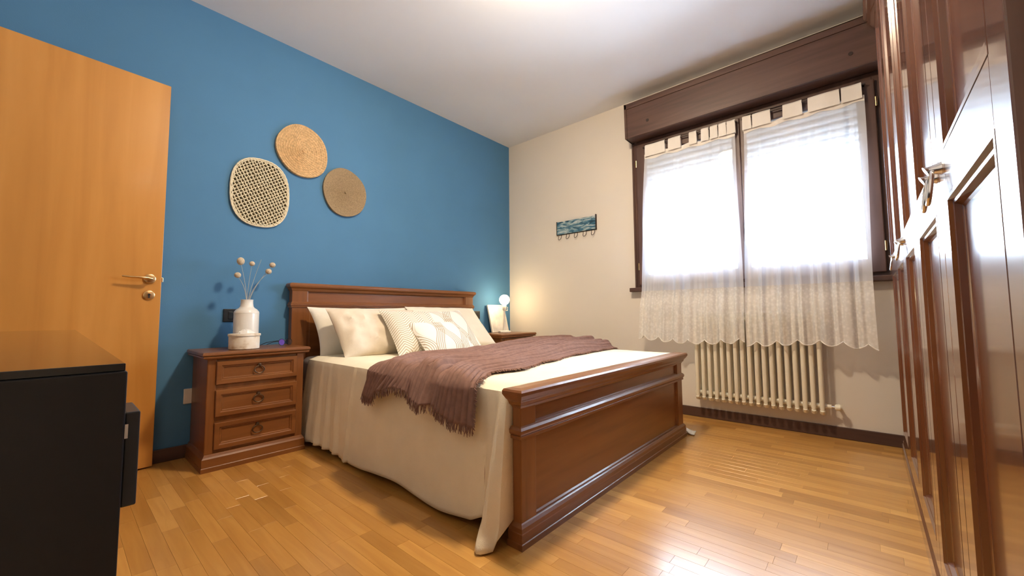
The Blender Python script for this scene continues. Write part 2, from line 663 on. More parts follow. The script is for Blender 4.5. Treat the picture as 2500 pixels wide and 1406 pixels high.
# strips must not poke through the walls: clip by simple clamping
rest.v = [(min(max(a, XL + 0.001), -0.001), min(max(b, YF + 0.001), -0.001), c) for a, b, c in rest.v]
o = rest.build('floor_strip_field', 'oak_strip', floor)
o['kind'] = 'stuff'
# hallway strips are out of sight: a plain slab
B(XL - 1.2, XL, YF, 0, -0.004, 0.0).build('hallway_slab', 'oak_strip', floor)

# ------------------------------------------------------------------ door (open, lying along the blue wall)
door = thing('door_1', None, None, (-2.953, -0.066, 0), R(4.5), kind='structure')
leaf = B(-0.80, 0, 0, 0.042, 0.008, 2.10).build('door_leaf', 'door_veneer', door, bevel=0.002, local=True)
m = MB().disc_y((-0.050, 1.003), 0.026, 0, -0.009)
lv = m.build('handle_rosette', 'brass', door, True, 0.003, local=True)
pth = [(-0.050, 0.0, 1.003), (-0.050, -0.030, 1.003), (-0.053, -0.045, 1.003), (-0.066, -0.050, 1.004), (-0.10, -0.050, 1.006), (-0.135, -0.048, 1.006), (-0.165, -0.046, 1.009)]
MB().tube(pth, [0.009, 0.009, 0.010, 0.0085, 0.0065, 0.006, 0.0045], 10).build('lever_handle', 'brass', door, True, local=True)
m = MB().disc_y((-0.050, 0.915), 0.025, 0, -0.008)
ke = m.build('keyhole_rosette', 'brass', door, True, 0.003, local=True)
B(-0.0535, -0.0465, -0.0085, -0.007, 0.900, 0.916).disc_y((-0.050, 0.918), 0.006, -0.0085, -0.007, 10).build('keyhole', 'black_plastic', ke, local=True)
B(-0.0005, 0.0015, 0.010, 0.032, 0.86, 1.06).build('latch_plate', 'brass', door, local=True)
B(0, 0.010, 0.014, 0.028, 0.99, 1.015).build('latch_bolt', 'brass', door, bevel=0.002, local=True)

# ------------------------------------------------------------------ window with sashes, panes and shutter box
win = thing('window_1', None, None, (0, -2.295, WZ0), kind='structure')
fx0, fx1 = -0.022, 0.055
m = MB()
m.box(fx0, fx1, -1.535, WY1, WZ0, 2.2995).box(fx0, fx1, WY0, -3.062, WZ0, 2.2995).box(fx0, -0.0005, WY1, WY1 + 0.014, WZ0, 2.2995)
m.box(fx0, fx1, -3.062, -1.535, 2.235, 2.2995).box(fx0, fx1, -3.062, -1.535, WZ0, 1.052)
m.box(fx0, fx1, -2.345, -2.312, 1.05, 2.24)
m.build('window_frame', 'brown_z', win, bevel=0.004)
for a, b, nm in ((-2.327, -1.526, 'l'), (-3.072, -2.3285, 'r')):
    st = 0.085
    sx0, sx1 = -0.046, -0.0225
    m = MB()
    # a is the -y end
    lo = st if nm == 'r' else 0.050
    hi = 0.038 if nm == 'r' else st
    m.box(sx0, sx1, a, a + lo, 1.042, 2.245).box(sx0, sx1, b - hi, b, 1.042, 2.245)
    m.box(sx0, sx1, a + lo, b - hi, 1.042, 1.128).box(sx0, sx1, a + lo, b - hi, 2.165, 2.245)
    sash = m.build('sash', 'brown_z', win, bevel=0.005)
    B(-0.036, -0.031, a + lo - 0.005, b - hi + 0.005, 1.123, 2.170).build('pane', 'window_glass', sash)
    hy = b + 0.002 if nm == 'l' else a - 0.002
    for z in (1.20, 2.10):
        MB().lathe([(0.0065, -0.03), (0.0065, 0.03)], (-0.040, hy, z), 10).build('hinge', 'brass', sash, True)
    if nm == 'r':
        MB().tube([(-0.046, -2.345, 1.44), (-0.060, -2.345, 1.44), (-0.064, -2.345, 1.43), (-0.064, -2.346, 1.36), (-0.062, -2.346, 1.33)], [0.009, 0.008, 0.009, 0.007, 0.006], 8).build('window_handle', 'chrome', sash, True)
sill = B(-0.062, 0.0, -3.12, -1.44, 0.985, 1.02).build('sill', 'brown_y', win, bevel=0.005)
B(0.055, 0.34, WY0, WY1, 0.985, WZ0 + 0.004).build('outer_sill', 'white_plastic', win)
for k in range(10):
    z0 = 1.835 + 0.052 * k
    m = MB()
    pts = [(0.115, z0), (0.108, z0 + 0.012), (0.106, z0 + 0.026), (0.108, z0 + 0.040), (0.115, z0 + 0.051), (0.124, z0 + 0.051), (0.124, z0)]
    m.loft([[(px, WY0 + 0.01, pz) for px, pz in pts], [(px, WY1 - 0.01, pz) for px, pz in pts]])
    m.build('shutter_slat', 'shutter_slat', win)
# roller shutter box
box = thing('roller_shutter_box', 'dark brown wooden roller shutter box fixed above the curtained window', 'shutter box', (-0.08, -2.30, 2.30))
bx0, by0, by1, bz0, bz1 = -0.155, -3.14, -1.478, 2.30, 2.605
m = MB()
m.box(bx0, -0.0008, by1 - 0.018, by1, bz0, bz1).box(bx0, -0.0008, by0, by0 + 0.018, bz0, bz1).box(bx0, -0.0008, by0, by1, bz1 - 0.045, bz1).box(bx0 + 0.012, -0.0225, by0, by1, bz0, bz0 + 0.015)
m.build('case', 'brown_y', box, bevel=0.003)
pn = B(bx0 - 0.001, bx0 + 0.012, by0 + 0.019, by1 - 0.020, bz0, bz1 - 0.048).build('inspection_panel', 'brown_y', box, bevel=0.003)
for yy, zz in ((-1.68, 2.405), (-2.97, 2.395)):
    m = MB()
    n = 12
    a = [(bx0 - 0.004, yy + 0.012 * math.cos(2 * PI * k / n), zz + 0.012 * math.sin(2 * PI * k / n)) for k in range(n)]
    m.loft([a, [(bx0 + 0.002, q[1], q[2]) for q in a]])
    m.build('screw_cap', 'dark_iron', pn, bevel=0.001)

# ------------------------------------------------------------------ curtains
TABS = {'l': [(-1.621, -1.792), (-1.815, -1.917), (-1.98, -2.039), (-2.069, -2.126), (-2.134, -2.189), (-2.194, -2.249), (-2.251, -2.309)],
        'r': [(-2.353, -2.411), (-2.416, -2.529), (-2.599, -2.71), (-2.739, -2.905), (-2.911, -3.012)]}


def curtain(side, y_top, y_bot, label, seed):
    root = thing('curtain', label, 'curtain', (-0.07, (y_top[0] + y_top[1]) / 2, 0.60), group='sheer curtains on the window sashes')
    rr = random.Random(seed)
    fq = [(rr.uniform(5, 8), rr.uniform(0, 6)), (rr.uniform(10, 14), rr.uniform(0, 6)), (rr.uniform(17, 22), rr.uniform(0, 6))]
    ZT, ZB, ZL = 2.14, 0.60, 0.985

    def xz(u, z):
        base = interp([(0.55, -0.152), (0.82, -0.148), (1.02, -0.112), (1.5, -0.094), (2.2, -0.070)], z)
        t = sstep(2.2, 1.5, z)
        s = sum(math.sin(2 * PI * (f * u / 1.0) * 0.9 + p + 0.25 * math.sin(z * 2)) * a for (f, p), a in zip(fq, (0.5, 0.35, 0.2)))
        return base + s * (0.006 + 0.016 * t) * (0.5 if z > 2.0 else 1)

    def yy(u, z):
        t = (z - ZB) / (2.2 - ZB)
        bulge = 0.008 * math.sin(z * 3 + seed)
        return lerp(lerp(y_bot[0], y_top[0], t), lerp(y_bot[1], y_top[1], t), u) + bulge

    def scallop(u):
        width = abs(y_bot[1] - y_bot[0])
        c = u * width / 0.115 + seed * 0.3
        return ZB + 0.012 - 0.034 * abs(math.sin(PI * c)) + 0.012 * math.sin(u * 5 + seed)
    m = MB()
    m.grid(110, 40, lambda u, v: (xz(u, lerp(ZL, ZT, v)), yy(u, lerp(ZL, ZT, v)), lerp(ZL, ZT, v) + (0.010 * math.sin(u * 23 + seed) * (1 if v == 1 else 0))))
    pn = m.build('sheer_panel', 'sheer_white', root, True)
    m = MB()

    def lace(u, v):
        zt = ZL + 0.0
        z = lerp(scallop(u), zt, v)
        return (xz(u, z), yy(u, z), z)
    m.grid(150, 16, lace)
    lc = m.build('lace_hem', 'sheer_lace', root, True)
    m = MB()
    m.tube([(xz(u / 150, scallop(u / 150)) - 0.001, yy(u / 150, scallop(u / 150)), scallop(u / 150)) for u in range(151)], 0.0035, 5)
    m.build('scallop_cord', 'tab_fabric', lc, True)
    m = MB()
    m.grid(110, 4, lambda u, v: (xz(u, 2.12) - 0.003, yy(u, 2.13), lerp(2.108, 2.145, v) + 0.007 * math.sin(u * 23 + seed)))
    m.build('heading_band', 'tab_fabric', root, True)
    for a, b in TABS[side]:
        m = MB()

        def tb(u, v):
            s = v * 2 - 1   # -1 front bottom .. 0 top .. 1 back bottom
            z = 2.232 - 0.105 * abs(s) ** 1.0 if abs(s) > 0.12 else 2.232 - 0.105 * 0.12 + 0.0126 * (1 - (abs(s) / 0.12) ** 2)
            xx = -0.074 + (0.012 * max(-1, min(1, s / 0.12)))
            return (xx + 0.002 * math.sin(u * 6 + a * 20), lerp(a, b, u) + 0.004 * (1 - abs(s)) * (u - 0.5), z)
        m.grid(6, 17, tb)
        m.build('tab', 'tab_fabric', root, True)
    return root


curtain('l', (-1.623, -2.309), (-1.548, -2.315), 'white sheer lace-hemmed curtain hanging on the sash farther from the wardrobe', 2)
curtain('r', (-2.353, -3.014), (-2.338, -3.012), 'white sheer lace-hemmed curtain hanging on the sash beside the wardrobe', 5)
for a, b, lb in ((-2.315, -1.60, 'thin dark rod holding the sheer curtain farther from the wardrobe'), (-3.03, -2.345, 'thin dark rod holding the sheer curtain beside the wardrobe')):
    r_ = thing('curtain_rod', lb, 'curtain rod', (-0.06, (a + b) / 2, 2.216), group='curtain rods')
    MB().tube([(-0.074, a, 2.216), (-0.074, b, 2.216)], 0.0055, 8).build('rod', 'dark_iron', r_, True)
    for y in (a + 0.01, b - 0.01):
        MB().tube([(-0.0465, y, 2.216), (-0.076, y, 2.216)], 0.006, 8).build('bracket', 'dark_iron', r_, True)

# ------------------------------------------------------------------ radiator
rad = thing('radiator', 'cream tubular column radiator with valve below the curtained window', 'radiator', (-0.075, -2.35, 0.12))
col_me = None
n_c = 18
for k in range(n_c):
    y = -1.985 - k * 0.0437
    if col_me is None:
        m = MB()
        for xf, rr in ((-0.032, 0.0125), (0.032, 0.0135)):
            m.tube([(-xf, 0, 0.0), (-xf, 0, 0.02), (-xf, 0, 0.585), (-xf, 0, 0.60)], [rr * 0.85, rr, rr, rr * 0.9], 10)
        for z in (0.0, 0.60):
            m.tube([(-0.040, 0, z), (-0.034, 0, z + (0.013 if z else -0.013)), (0, 0, z + (0.018 if z else -0.018)), (0.034, 0, z + (0.013 if z else -0.013)), (0.040, 0, z)], [0.012, 0.014, 0.016, 0.014, 0.012], 10)
        for z in (0.025, 0.575):
            m.tube([(0, -0.0222, z), (0, 0.0222, z)], 0.0165, 10)
        c = m.build('column', 'radiator_enamel', rad, True, local=True)
        col_me = c.data
    else:
        c = bpy.data.objects.new('column', col_me)
        COL.objects.link(c)
        c.parent = rad
    c.location = Vector((-0.072, y, 0.178)) - rad.location
ye = -1.985 - 17 * 0.0437
MB().tube([(-0.072, ye - 0.02, 0.203), (-0.072, ye - 0.045, 0.203)], 0.014, 10).build('bushing', 'radiator_enamel', rad, True)
MB().tube([(-0.072, ye - 0.04, 0.203), (-0.072, ye - 0.065, 0.203)], 0.007, 10).build('pipe', 'chrome', rad, True)
MB().tube([(-0.072, ye - 0.060, 0.203), (-0.072, ye - 0.068, 0.203), (-0.072, ye - 0.088, 0.203), (-0.072, ye - 0.096, 0.203)], [0.013, 0.019, 0.019, 0.012], 12).tube([(-0.072, ye - 0.078, 0.203), (-0.0008, ye - 0.078, 0.203)], 0.009, 8).build('valve', 'radiator_enamel', rad, True)
for y in (-2.09, -2.62):
    B(-0.05, -0.0008, y - 0.01, y + 0.01, 0.70, 0.72).build('wall_bracket', 'radiator_enamel', rad, bevel=0.002)

# ------------------------------------------------------------------ wardrobe (turned by a fraction of a degree)
WK = math.atan(0.0070)
wr = thing('wardrobe', 'tall reddish cherry wood wardrobe with panelled doors and ring handles beside the window', 'wardrobe', (0, -3.080, 0), -WK)


def WB(mb, name, mat, parent=wr, **k):
    return mb.build(name, mat, parent, local=True, **k)


# local frame: front plane of doors at y=0, body behind (negative y), x runs 0 -> -2.8
WL, WR_ = -2.80, -0.168
WB(B(WL, WR_, -0.58, -0.022, 0.09, 2.46), 'body', 'wardrobe_wood_z', bevel=0.003)
WB(steps(MB(), [(0.026, 0.0), (0.026, 0.060), (0.020, 0.066), (0.020, 0.078), (0.006, 0.088), (0.002, 0.094)], WL, WR_ - 0.0, -0.58, -0.024, 1, False), 'plinth', 'wardrobe_wood_x')
WB(steps(MB(), [(0.0, 2.455), (0.006, 2.47), (0.012, 2.478), (0.014, 2.50), (0.030, 2.525), (0.044, 2.535), (0.048, 2.56), (0.060, 2.575), (0.060, 2.60)], WL, WR_, -0.58, -0.018, 1, False), 'cornice', 'wardrobe_wood_x')
DP = 0.48
DX = [-2.74 + i * DP for i in range(5)]
hand = {0: 1, 1: -1, 2: 1, 3: -1, 4: -1}
for i, x0 in enumerate(DX):
    a, b = x0 + 0.0015, x0 + DP - 0.0015
    z0, z1 = 0.10, 2.445
    sw = 0.068
    m = MB()
    m.box(a, a + sw, -0.022, 0, z0, z1).box(b - sw, b, -0.022, 0, z0, z1)
    m.box(a + sw, b - sw, -0.022, 0, z0, z0 + 0.075).box(a + sw, b - sw, -0.022, 0, 0.995, 1.078).box(a + sw, b - sw, -0.022, 0, z1 - 0.075, z1)
    d = WB(m, 'door', 'wardrobe_wood_z', bevel=0.002)
    for pz0, pz1 in ((z0 + 0.075, 0.995), (1.078, z1 - 0.075)):
        q = MB()
        panel_y(q, a + sw - 0.001, b - sw + 0.001, pz0 - 0.001, pz1 + 0.001, -0.018, [(0, 0), (0.001, 0.0185), (0.008, 0.0185), (0.012, 0.013), (0.016, 0.012), (0.021, 0.004), (0.026, 0.002), (0.060, 0.003)], 1)
        WB(q, 'panel', 'wardrobe_wood_z', d)
    hx = b - 0.033 if hand[i] == 1 else a + 0.033
    q = MB().tube([(hx, 0, 1.055), (hx, 0.016, 1.055), (hx, 0.020, 1.053)], [0.012, 0.006, 0.009], 10)
    hb = WB(q, 'handle', 'chrome', d, smooth=True)
    WB(MB().ring((hx, 0.016, 1.022), (0, 1, 0.12), 0.017, 0.0035, 20, 8, (1, 1.75)), 'pull_ring', 'chrome', hb, smooth=True)

# ------------------------------------------------------------------ bed
bed = thing('bed', 'cherry wood double bed frame with moulded headboard and panelled footboard', 'bed', (-1.42, -1.02, 0))
hb = thing  # alias unused
# headboard
HX0, HX1 = -2.285, -0.625
hp = []
m = MB().box(HX0, HX0 + 0.10, -0.065, -0.018, 0, 0.99).box(HX1 - 0.10, HX1, -0.065, -0.018, 0, 0.99)
head = B(HX0 + 0.09, HX1 - 0.09, -0.052, -0.022, 0.22, 0.99).build('headboard', 'cherry_x', bed, bevel=0.002)
for xa, xb in ((HX0, HX0 + 0.10), (HX1 - 0.10, HX1)):
    B(xa, xb, -0.068, -0.016, 0, 0.985).build('post', 'cherry_z', head, bevel=0.004)
q = MB()
steps(q, [(0.0, 0.968), (0.004, 0.975), (0.008, 0.985), (0.018, 0.994), (0.022, 1.003), (0.022, 1.012), (0.016, 1.020), (0.0, 1.024)], HX0, HX1, -0.014, -0.068)
q.build('cornice', 'cherry_x', head)
q = MB()
steps(q, [(0.0, 0.856), (0.006, 0.858), (0.006, 0.866), (0.010, 0.869), (0.010, 0.880), (0.005, 0.885), (0.005, 0.891), (0.0, 0.894)], HX0, HX1, -0.014, -0.068)
q.build('moulding', 'cherry_x', head)
q = MB()
panel_y(q, HX0 + 0.098, HX1 - 0.098, 0.885, 0.975, -0.050, [(0, 0), (0.0, 0.012), (0.008, 0.010), (0.012, 0.003), (0.03, 0.003)])
q.build('top_panel', 'cherry_x', head)
q = MB()
panel_y(q, HX0 + 0.098, HX1 - 0.098, 0.30, 0.86, -0.050, [(0, 0), (0.0, 0.006), (0.02, 0.006), (0.03, 0.001), (0.05, 0.001)])
q.build('lower_panel', 'cherry_x', head)
# footboard
FX0, FX1, FYF, FYB = -2.240, -0.590, -2.032, -1.994
foot = B(FX0 + 0.07, FX1 - 0.07, FYF + 0.014, FYB - 0.006, 0.06, 0.51).build('footboard', 'cherry_x', bed, bevel=0.002)
for xa, xb in ((FX0, FX0 + 0.085), (FX1 - 0.085, FX1)):
    B(xa, xb, FYF, FYB, 0, 0.505).build('post', 'cherry_z', foot, bevel=0.003)
q = MB()
rings = []
for o, z in [(0.0, 0.470), (0.004, 0.478), (0.010, 0.484), (0.013, 0.494), (0.016, 0.499), (0.020, 0.503), (0.026, 0.512), (0.031, 0.520), (0.031, 0.531), (0.026, 0.538), (0.0, 0.541)]:
    rings.append([(FX0 - o, FYB + o * 0.7, z), (FX1 + o, FYB + o * 0.7, z), (FX1 + o, FYF - o, z), (FX0 - o, FYF - o, z)])
q.loft(rings)
q.build('cap_rail', 'cherry_x', foot)
q = MB()
rings = []
for o, z in [(0.0, 0.362), (0.007, 0.365), (0.007, 0.375), (0.005, 0.377), (0.009, 0.380), (0.012, 0.386), (0.012, 0.396), (0.006, 0.404), (0.0, 0.408)]:
    rings.append([(FX0 - o, FYB + o, z), (FX1 + o, FYB + o, z), (FX1 + o, FYF - o, z), (FX0 - o, FYF - o, z)])
q.loft(rings)
q.build('moulding', 'cherry_x', foot)
q = MB()
rings = []
for o, z in [(0.015, 0.0), (0.015, 0.020), (0.012, 0.022), (0.013, 0.052), (0.011, 0.055), (0.011, 0.070), (0.004, 0.079), (0.0, 0.082)]:
    rings.append([(FX0 - o, FYB + o, z), (FX1 + o, FYB + o, z), (FX1 + o, FYF - o, z), (FX0 - o, FYF - o, z)])
q.loft(rings)
q.build('base_rail', 'cherry_x', foot)
q = MB()
panel_y(q, FX0 + 0.084, FX1 - 0.084, 0.404, 0.472, FYF + 0.016, [(0, 0), (0.0, 0.012), (0.006, 0.010), (0.010, 0.003), (0.02, 0.003)])
q.build('top_panel', 'cherry_x', foot)
q = MB()
panel_y(q, FX0 + 0.084, FX1 - 0.084, 0.080, 0.364, FYF + 0.016, [(0, 0), (0.0, 0.012), (0.006, 0.010), (0.010, 0.003), (0.02, 0.003)])
q.build('lower_panel', 'cherry_x', foot)
for xa, xb in ((-2.250, -2.225), (-0.605, -0.580)):
    B(xa, xb, -1.985, -0.068, 0.16, 0.31).build('side_rail', 'cherry_y', bed, bevel=0.003)
B(-2.225, -0.605, -1.98, -0.07, 0.24, 0.285).build('bed_base', 'cherry_y', bed)

mt = B(-2.222, -0.608, -1.978, -0.075, 0.286, 0.526).build('mattress', 'sheet_grey', None, True, 0.045, 4)
tag(mt, 'thick mattress in a grey sheet lying on the cherry wood bed', 'mattress')

# bedspread: one sheet over the mattress, hanging to the floor on both sides
TOPZ = 0.536
XLE, XRE = -2.243, -0.588


def nz(x, y, z=0.0, s=1.0):
    return noise.noise(Vector((x * s, y * s, z * s)))


NS, NT = 30, 34
cols = []


def spread_pt(k, y):
    """k: 0..NS left side from hem, NS..NS+NT top, then right side to hem"""
    if k <= NS:
        t = k / NS                       # 0 hem, 1 top edge
        d = 1 - t
        hem = 0.028 + 0.010 * math.sin(y * 9)
        hem = lerp(hem, 0.055, sstep(-1.80, -1.86, y) * (1 - sstep(-1.87, -1.92, y)))
        hem = lerp(hem, 0.006, sstep(-1.88, -1.93, y))
        hem = lerp(hem, 0.09, sstep(-1.972, -1.988, y))
        z = lerp(hem, TOPZ - 0.018, t)
        out = 0.026 * d ** 0.6
        # soft vertical folds near the head
        near = sstep(-0.95, -0.55, y)
        out += near * d ** 0.8 * (0.010 * math.sin(y * 62) + 0.006 * math.sin(y * 117 + 1))
        out += (0.006 * math.sin(y * 11 + 0.7) + 0.004 * nz(y, z, 0, 7)) * d
        yl = -0.885 + 0.05 * d           # lapped edge line
        out += 0.020 * sstep(yl + 0.05, yl + 0.004, y) * (1 - sstep(yl + 0.004, yl - 0.008, y)) * (0.3 + 0.7 * d)
        # falling corner at the footboard
        g = math.exp(-((y + 1.962 - 0.030 * d) / (0.016 + 0.030 * d)) ** 2)
        out += 0.085 * g * d ** 0.9 + 0.02 * g * sstep(0.9, 1.0, d)
        out += 0.022 * sstep(-1.965, -1.985, y) * d ** 0.5
        out -= 0.022 * math.exp(-((y + 1.865) / 0.024) ** 2) * d
        yy = y + 0.06 * sstep(-0.5, -0.26, y) * d - 0.012 * g * d
        if y > -0.42:
            out = min(out, 0.05)
        return (lerp(XLE - out, -2.232, sstep(-1.976, -1.990, y)), yy, z)
    if k <= NS + NT:
        u = (k - NS) / NT
        x = lerp(XLE, XRE, u)
        e = min(u, 1 - u) * (XRE - XLE)
        z = TOPZ - 0.018 * (1 - sstep(0, 0.055, e)) + 0.004 * nz(x, y, 0, 4) + 0.002 * nz(x, y, 3, 14)
        return (x + 0.004 * (1 if u > .5 else -1) * 0, y, z)
    t = (k - NS - NT) / NS
    z = lerp(TOPZ - 0.018, 0.02, t)
    g = math.exp(-((y + 1.95) / 0.05) ** 2)
    return (XRE + 0.02 * t + 0.006 * math.sin(y * 14) * t + 0.05 * g * t, y, z)


m = MB()
ys = [lerp(-0.27, -1.990, j / 150) for j in range(151)]
tot = 2 * NS + NT + 1
m.grid(tot, 151, lambda u, v: spread_pt(round(u * (tot - 1)), ys[round(v * 150)]))
sp = thing('bedspread', 'cream woven bedspread draped over the double bed down to the floor', 'bedspread', (-1.42, -1.1, 0.0))
ob = m.build('cover', 'linen_cream', sp, True)
md = ob.modifiers.new('thick', 'SOLIDIFY')
md.thickness = 0.004
md.offset = 1
q = MB()
q.grid(9, 14, lambda u, v: (lerp(-0.545, lerp(-0.490, -0.445, v), u) + 0.0, lerp(-1.92, -2.085, v) + 0.02 * u, 0.006 + 0.075 * math.exp(-((v - 0.42) / 0.20) ** 2) * (1 - 0.60 * u) + 0.004 * math.sin(v * 12)))
ob = q.build('corner_flap', 'linen_cream', sp, True)
md = ob.modifiers.new('thick', 'SOLIDIFY')
md.thickness = 0.004

# throw
YH = [(-2.30, -1.075), (-2.25, -1.07), (-1.99, -0.955), (-1.76, -1.02), (-1.3, -0.93), (-0.95, -0.93), (-0.7, -1.02), (-0.55, -1.10)]
YT = [(-2.30, -1.85), (-2.07, -1.735), (-1.93, -1.755), (-1.62, -1.685), (-1.24, -1.61), (-0.9, -1.585), (-0.55, -1.56)]
HEM = [(0.0, 0.405), (0.10, 0.400), (0.16, 0.405), (0.24, 0.452), (0.38, 0.480), (0.50, 0.465), (0.62, 0.438), (0.70, 0.440), (0.80, 0.415), (0.90, 0.392), (1.0, 0.385)]
XE0, XE1 = -2.262, -0.578


def fold(x, v):
    w_ = v + 0.05 * math.sin(x * 2.2) + 0.05 * nz(x, v, 0, 1.7)
    a = abs(math.sin(PI * (w_ * 3.3 + 0.25 * x)))
    b = abs(math.sin(PI * (w_ * 5.7 - 0.4 * x) + 1))
    env = sstep(0, 0.10, v) * sstep(1.0, 0.80, v)
    amp = lerp(0.028, 0.046, sstep(-1.9, -0.8, x))
    c_ = abs(math.sin(PI * (w_ * 9.0 + 0.9 * x + 0.6 * nz(x, v, 2, 2.5))))
    return env * amp * (0.75 * a + 0.45 * b + 0.6 * c_)


def throw_pt(u, v):
    s = u * 2.12 - 0.16
    hz = interp(HEM, v)
    drop = 0.542 - hz
    lap = 0.030 * sstep(0.48, 0.655, v) * (1 - sstep(0.655, 0.70, v))
    rib = 0.0075 * (abs(math.sin(PI * (v * 34 + 2.6 * nz(s, v, 5, 1.9)))) - 0.5)
    if s < 0:
        t = -s / 0.16                    # 0 edge .. 1 hem
        x = XE0 - 0.018 - 0.022 * t - 0.5 * fold(-2.2, v) * 1.2 - rib - lap * (0.35 + 0.65 * t)
        z = 0.528 - (drop - 0.014) * t
        y = lerp(-1.075, -1.85, v) + 0.015 * t * (0.5 - v) * 2 + 0.02 * t * math.sin(v * 9)
        return (x, y, z)
    x = XE0 - 0.018 + s
    if x < -2.22:
        k = (x - (XE0 - 0.018)) / 0.06
        z0 = lerp(0.528, 0.548, math.sin(min(1, max(0, k)) * PI / 2))
    else:
        z0 = 0.548
    y = lerp(interp(YH, x), interp(YT, x), v)
    z = z0 + fold(x, v) + rib + lap * sstep(-1.5, -2.2, x) * 0.8 + 0.003 * nz(x, y, 0, 9)
    if x > XE1 - 0.02:
        k = x - (XE1 - 0.02)
        z -= min(0.13, k * k * 18)
        x = min(x, XE1 + 0.03 + 0.1 * (x - XE1))
    return (x, y, max(z, 0.36))


m = MB()
m.grid(150, 252, throw_pt)
th = thing('throw_blanket', 'mauve brown ribbed knit throw with fringed edges laid across the bed', 'throw', (-1.4, -1.4, 0.54))
ob = m.build('knit', 'knit_brown', th, True)
md = ob.modifiers.new('thick', 'SOLIDIFY')
md.thickness = 0.004
md.offset = 1
m = MB()
fr_ = random.Random(3)
for k in range(330):
    v = k / 329
    p = Vector(throw_pt(0.0, v))
    L = fr_.uniform(0.018, 0.038)
    d = Vector((fr_.uniform(-0.010, 0.002), fr_.uniform(-0.010, 0.010), -L))
    m.tube([p + Vector((-0.002, 0, 0.004)), p + d * 0.5 + Vector((-0.002, fr_.uniform(-.003, .003), 0)), p + d], [0.0022, 0.0017, 0.0012], 4)
for k in range(300):
    u = 0.08 + 0.86 * k / 299
    p = Vector(throw_pt(u, 1.0))
    L = fr_.uniform(0.010, 0.024)
    d = Vector((fr_.uniform(-0.010, 0.010), -L, fr_.uniform(-0.002, 0.003)))
    m.tube([p + Vector((0, 0.004, 0.003)), p + d * 0.5 + Vector((0, 0, 0.005)), p + d], [0.0024, 0.002, 0.0014], 4)
for k in range(40):
    t = k / 39
    p = Vector(throw_pt(0.0755 * t, 1.0))
    L = fr_.uniform(0.008, 0.016)
    m.tube([p + Vector((-0.002, 0.003, 0)), p + Vector((fr_.uniform(-.006, 0), -L, -0.006))], [0.0022, 0.0014], 4)
ob = m.build('fringe', 'knit_brown', th)
ob['kind'] = 'stuff'


# ------------------------------------------------------------------ pillows and cushions
def pillow(name, label, cat, w_, h_, t_, loc, lean, yaw, roll, mat, seed, group, wr_=0.012, piping=False, n=34, pinch=0.07, taper=0.0):
    def sheet(sg):
        vs_ = []
        for i in range(n + 1):
            for j in range(n + 1):
                u = math.sin((i / n * 2 - 1) * PI / 2) * 0.55 + (i / n * 2 - 1) * 0.45
                v = math.sin((j / n * 2 - 1) * PI / 2) * 0.55 + (j / n * 2 - 1) * 0.45
                x = w_ / 2 * u * (1 - pinch * (1 - v * v) * abs(u))
                y = h_ / 2 * v * (1 - pinch * (1 - u * u) * abs(v))
                x *= 1 + taper * v
                e = max(0.0, (1 - abs(u) ** 2.6)) * max(0.0, (1 - abs(v) ** 2.6))
                z = t_ / 2 * e ** 0.55
                if e > 0:
                    wn = nz(x * 9 + seed, y * 9, seed) * 0.6 + nz(x * 22, y * 22 + seed, 2.0 * sg) * 0.35
                    z += wr_ * wn * min(1, e * 3)
                    if wr_ > 0.02:
                        rg = 1 - abs(nz(x * 7 + y * 4 + seed, (y * 0.8 - x) * 2.5, 1.0)) * 4
                        z += 0.012 * max(0, rg) * min(1, e * 3) * sstep(0.25, -0.35, u * 0.6 + v * 0.4)
                vs_.append((x, y, sg * max(z, 0.0006)))
        return vs_
    m_ = MB()
    for sg in (1, -1):
        fs = []
        for i in range(n):
            for j in range(n):
                a = i * (n + 1) + j
                fs.append((a, a + 1, a + n + 2, a + n + 1))
        m_.add(sheet(sg), fs)
    # close the rim
    k = (n + 1) ** 2
    rim = [i * (n + 1) for i in range(n)] + [n * (n + 1) + j for j in range(n)] + [i * (n + 1) + n for i in range(n, 0, -1)] + [j for j in range(n, 0, -1)]
    m_.f += [(rim[q_], rim[(q_ + 1) % len(rim)], rim[(q_ + 1) % len(rim)] + k, rim[q_] + k) for q_ in range(len(rim))]
    root = thing(name, label, cat, loc, group=group)
    root.rotation_euler = (Matrix.Rotation(yaw, 3, 'Z') @ Matrix.Rotation(PI / 2 - lean, 3, 'X') @ Matrix.Rotation(roll, 3, 'Z')).to_euler()
    m_.build('cover', mat, root, True, local=True)
    if piping:
        pts = [Vector(m_.v[i]) for i in rim]
        pts = [Vector((p.x, p.y, 0)) for p in pts]
        MB().tube(pts + [pts[0]], 0.0035, 6, False).build('piping', mat, root, True, local=True)
    return root


G1, G2 = 'sleeping pillows against the headboard', 'scatter cushions in front of the pillows'
pillow('pillow', 'cream white pillow leaning on the headboard behind the beige pillow', 'pillow', 0.74, 0.36, 0.15, (-1.83, -0.215, 0.692), R(22), R(0), R(0), 'cotton_white', 1.0, G1, 0.010, taper=0.05)
pillow('pillow', 'cream white pillow leaning on the headboard near the lit lamp', 'pillow', 0.74, 0.46, 0.15, (-1.10, -0.325, 0.700), R(45), R(0), R(-1), 'cotton_white', 4.0, G1, 0.014)
pillow('pillow', 'creased beige satin pillow in front of a white pillow near the vase', 'pillow', 0.66, 0.37, 0.16, (-1.835, -0.43, 0.688), R(34), R(3), R(-1), 'cotton_beige', 7.0, G1, 0.030, taper=0.05, pinch=0.04)
pillow('cushion', 'white and tan herringbone cushion between the beige pillow and the line-patterned cushions', 'cushion', 0.42, 0.40, 0.13, (-1.665, -0.60, 0.680), R(43), R(0), R(-2), 'chevron_fabric', 9.0, G2, 0.006, True)
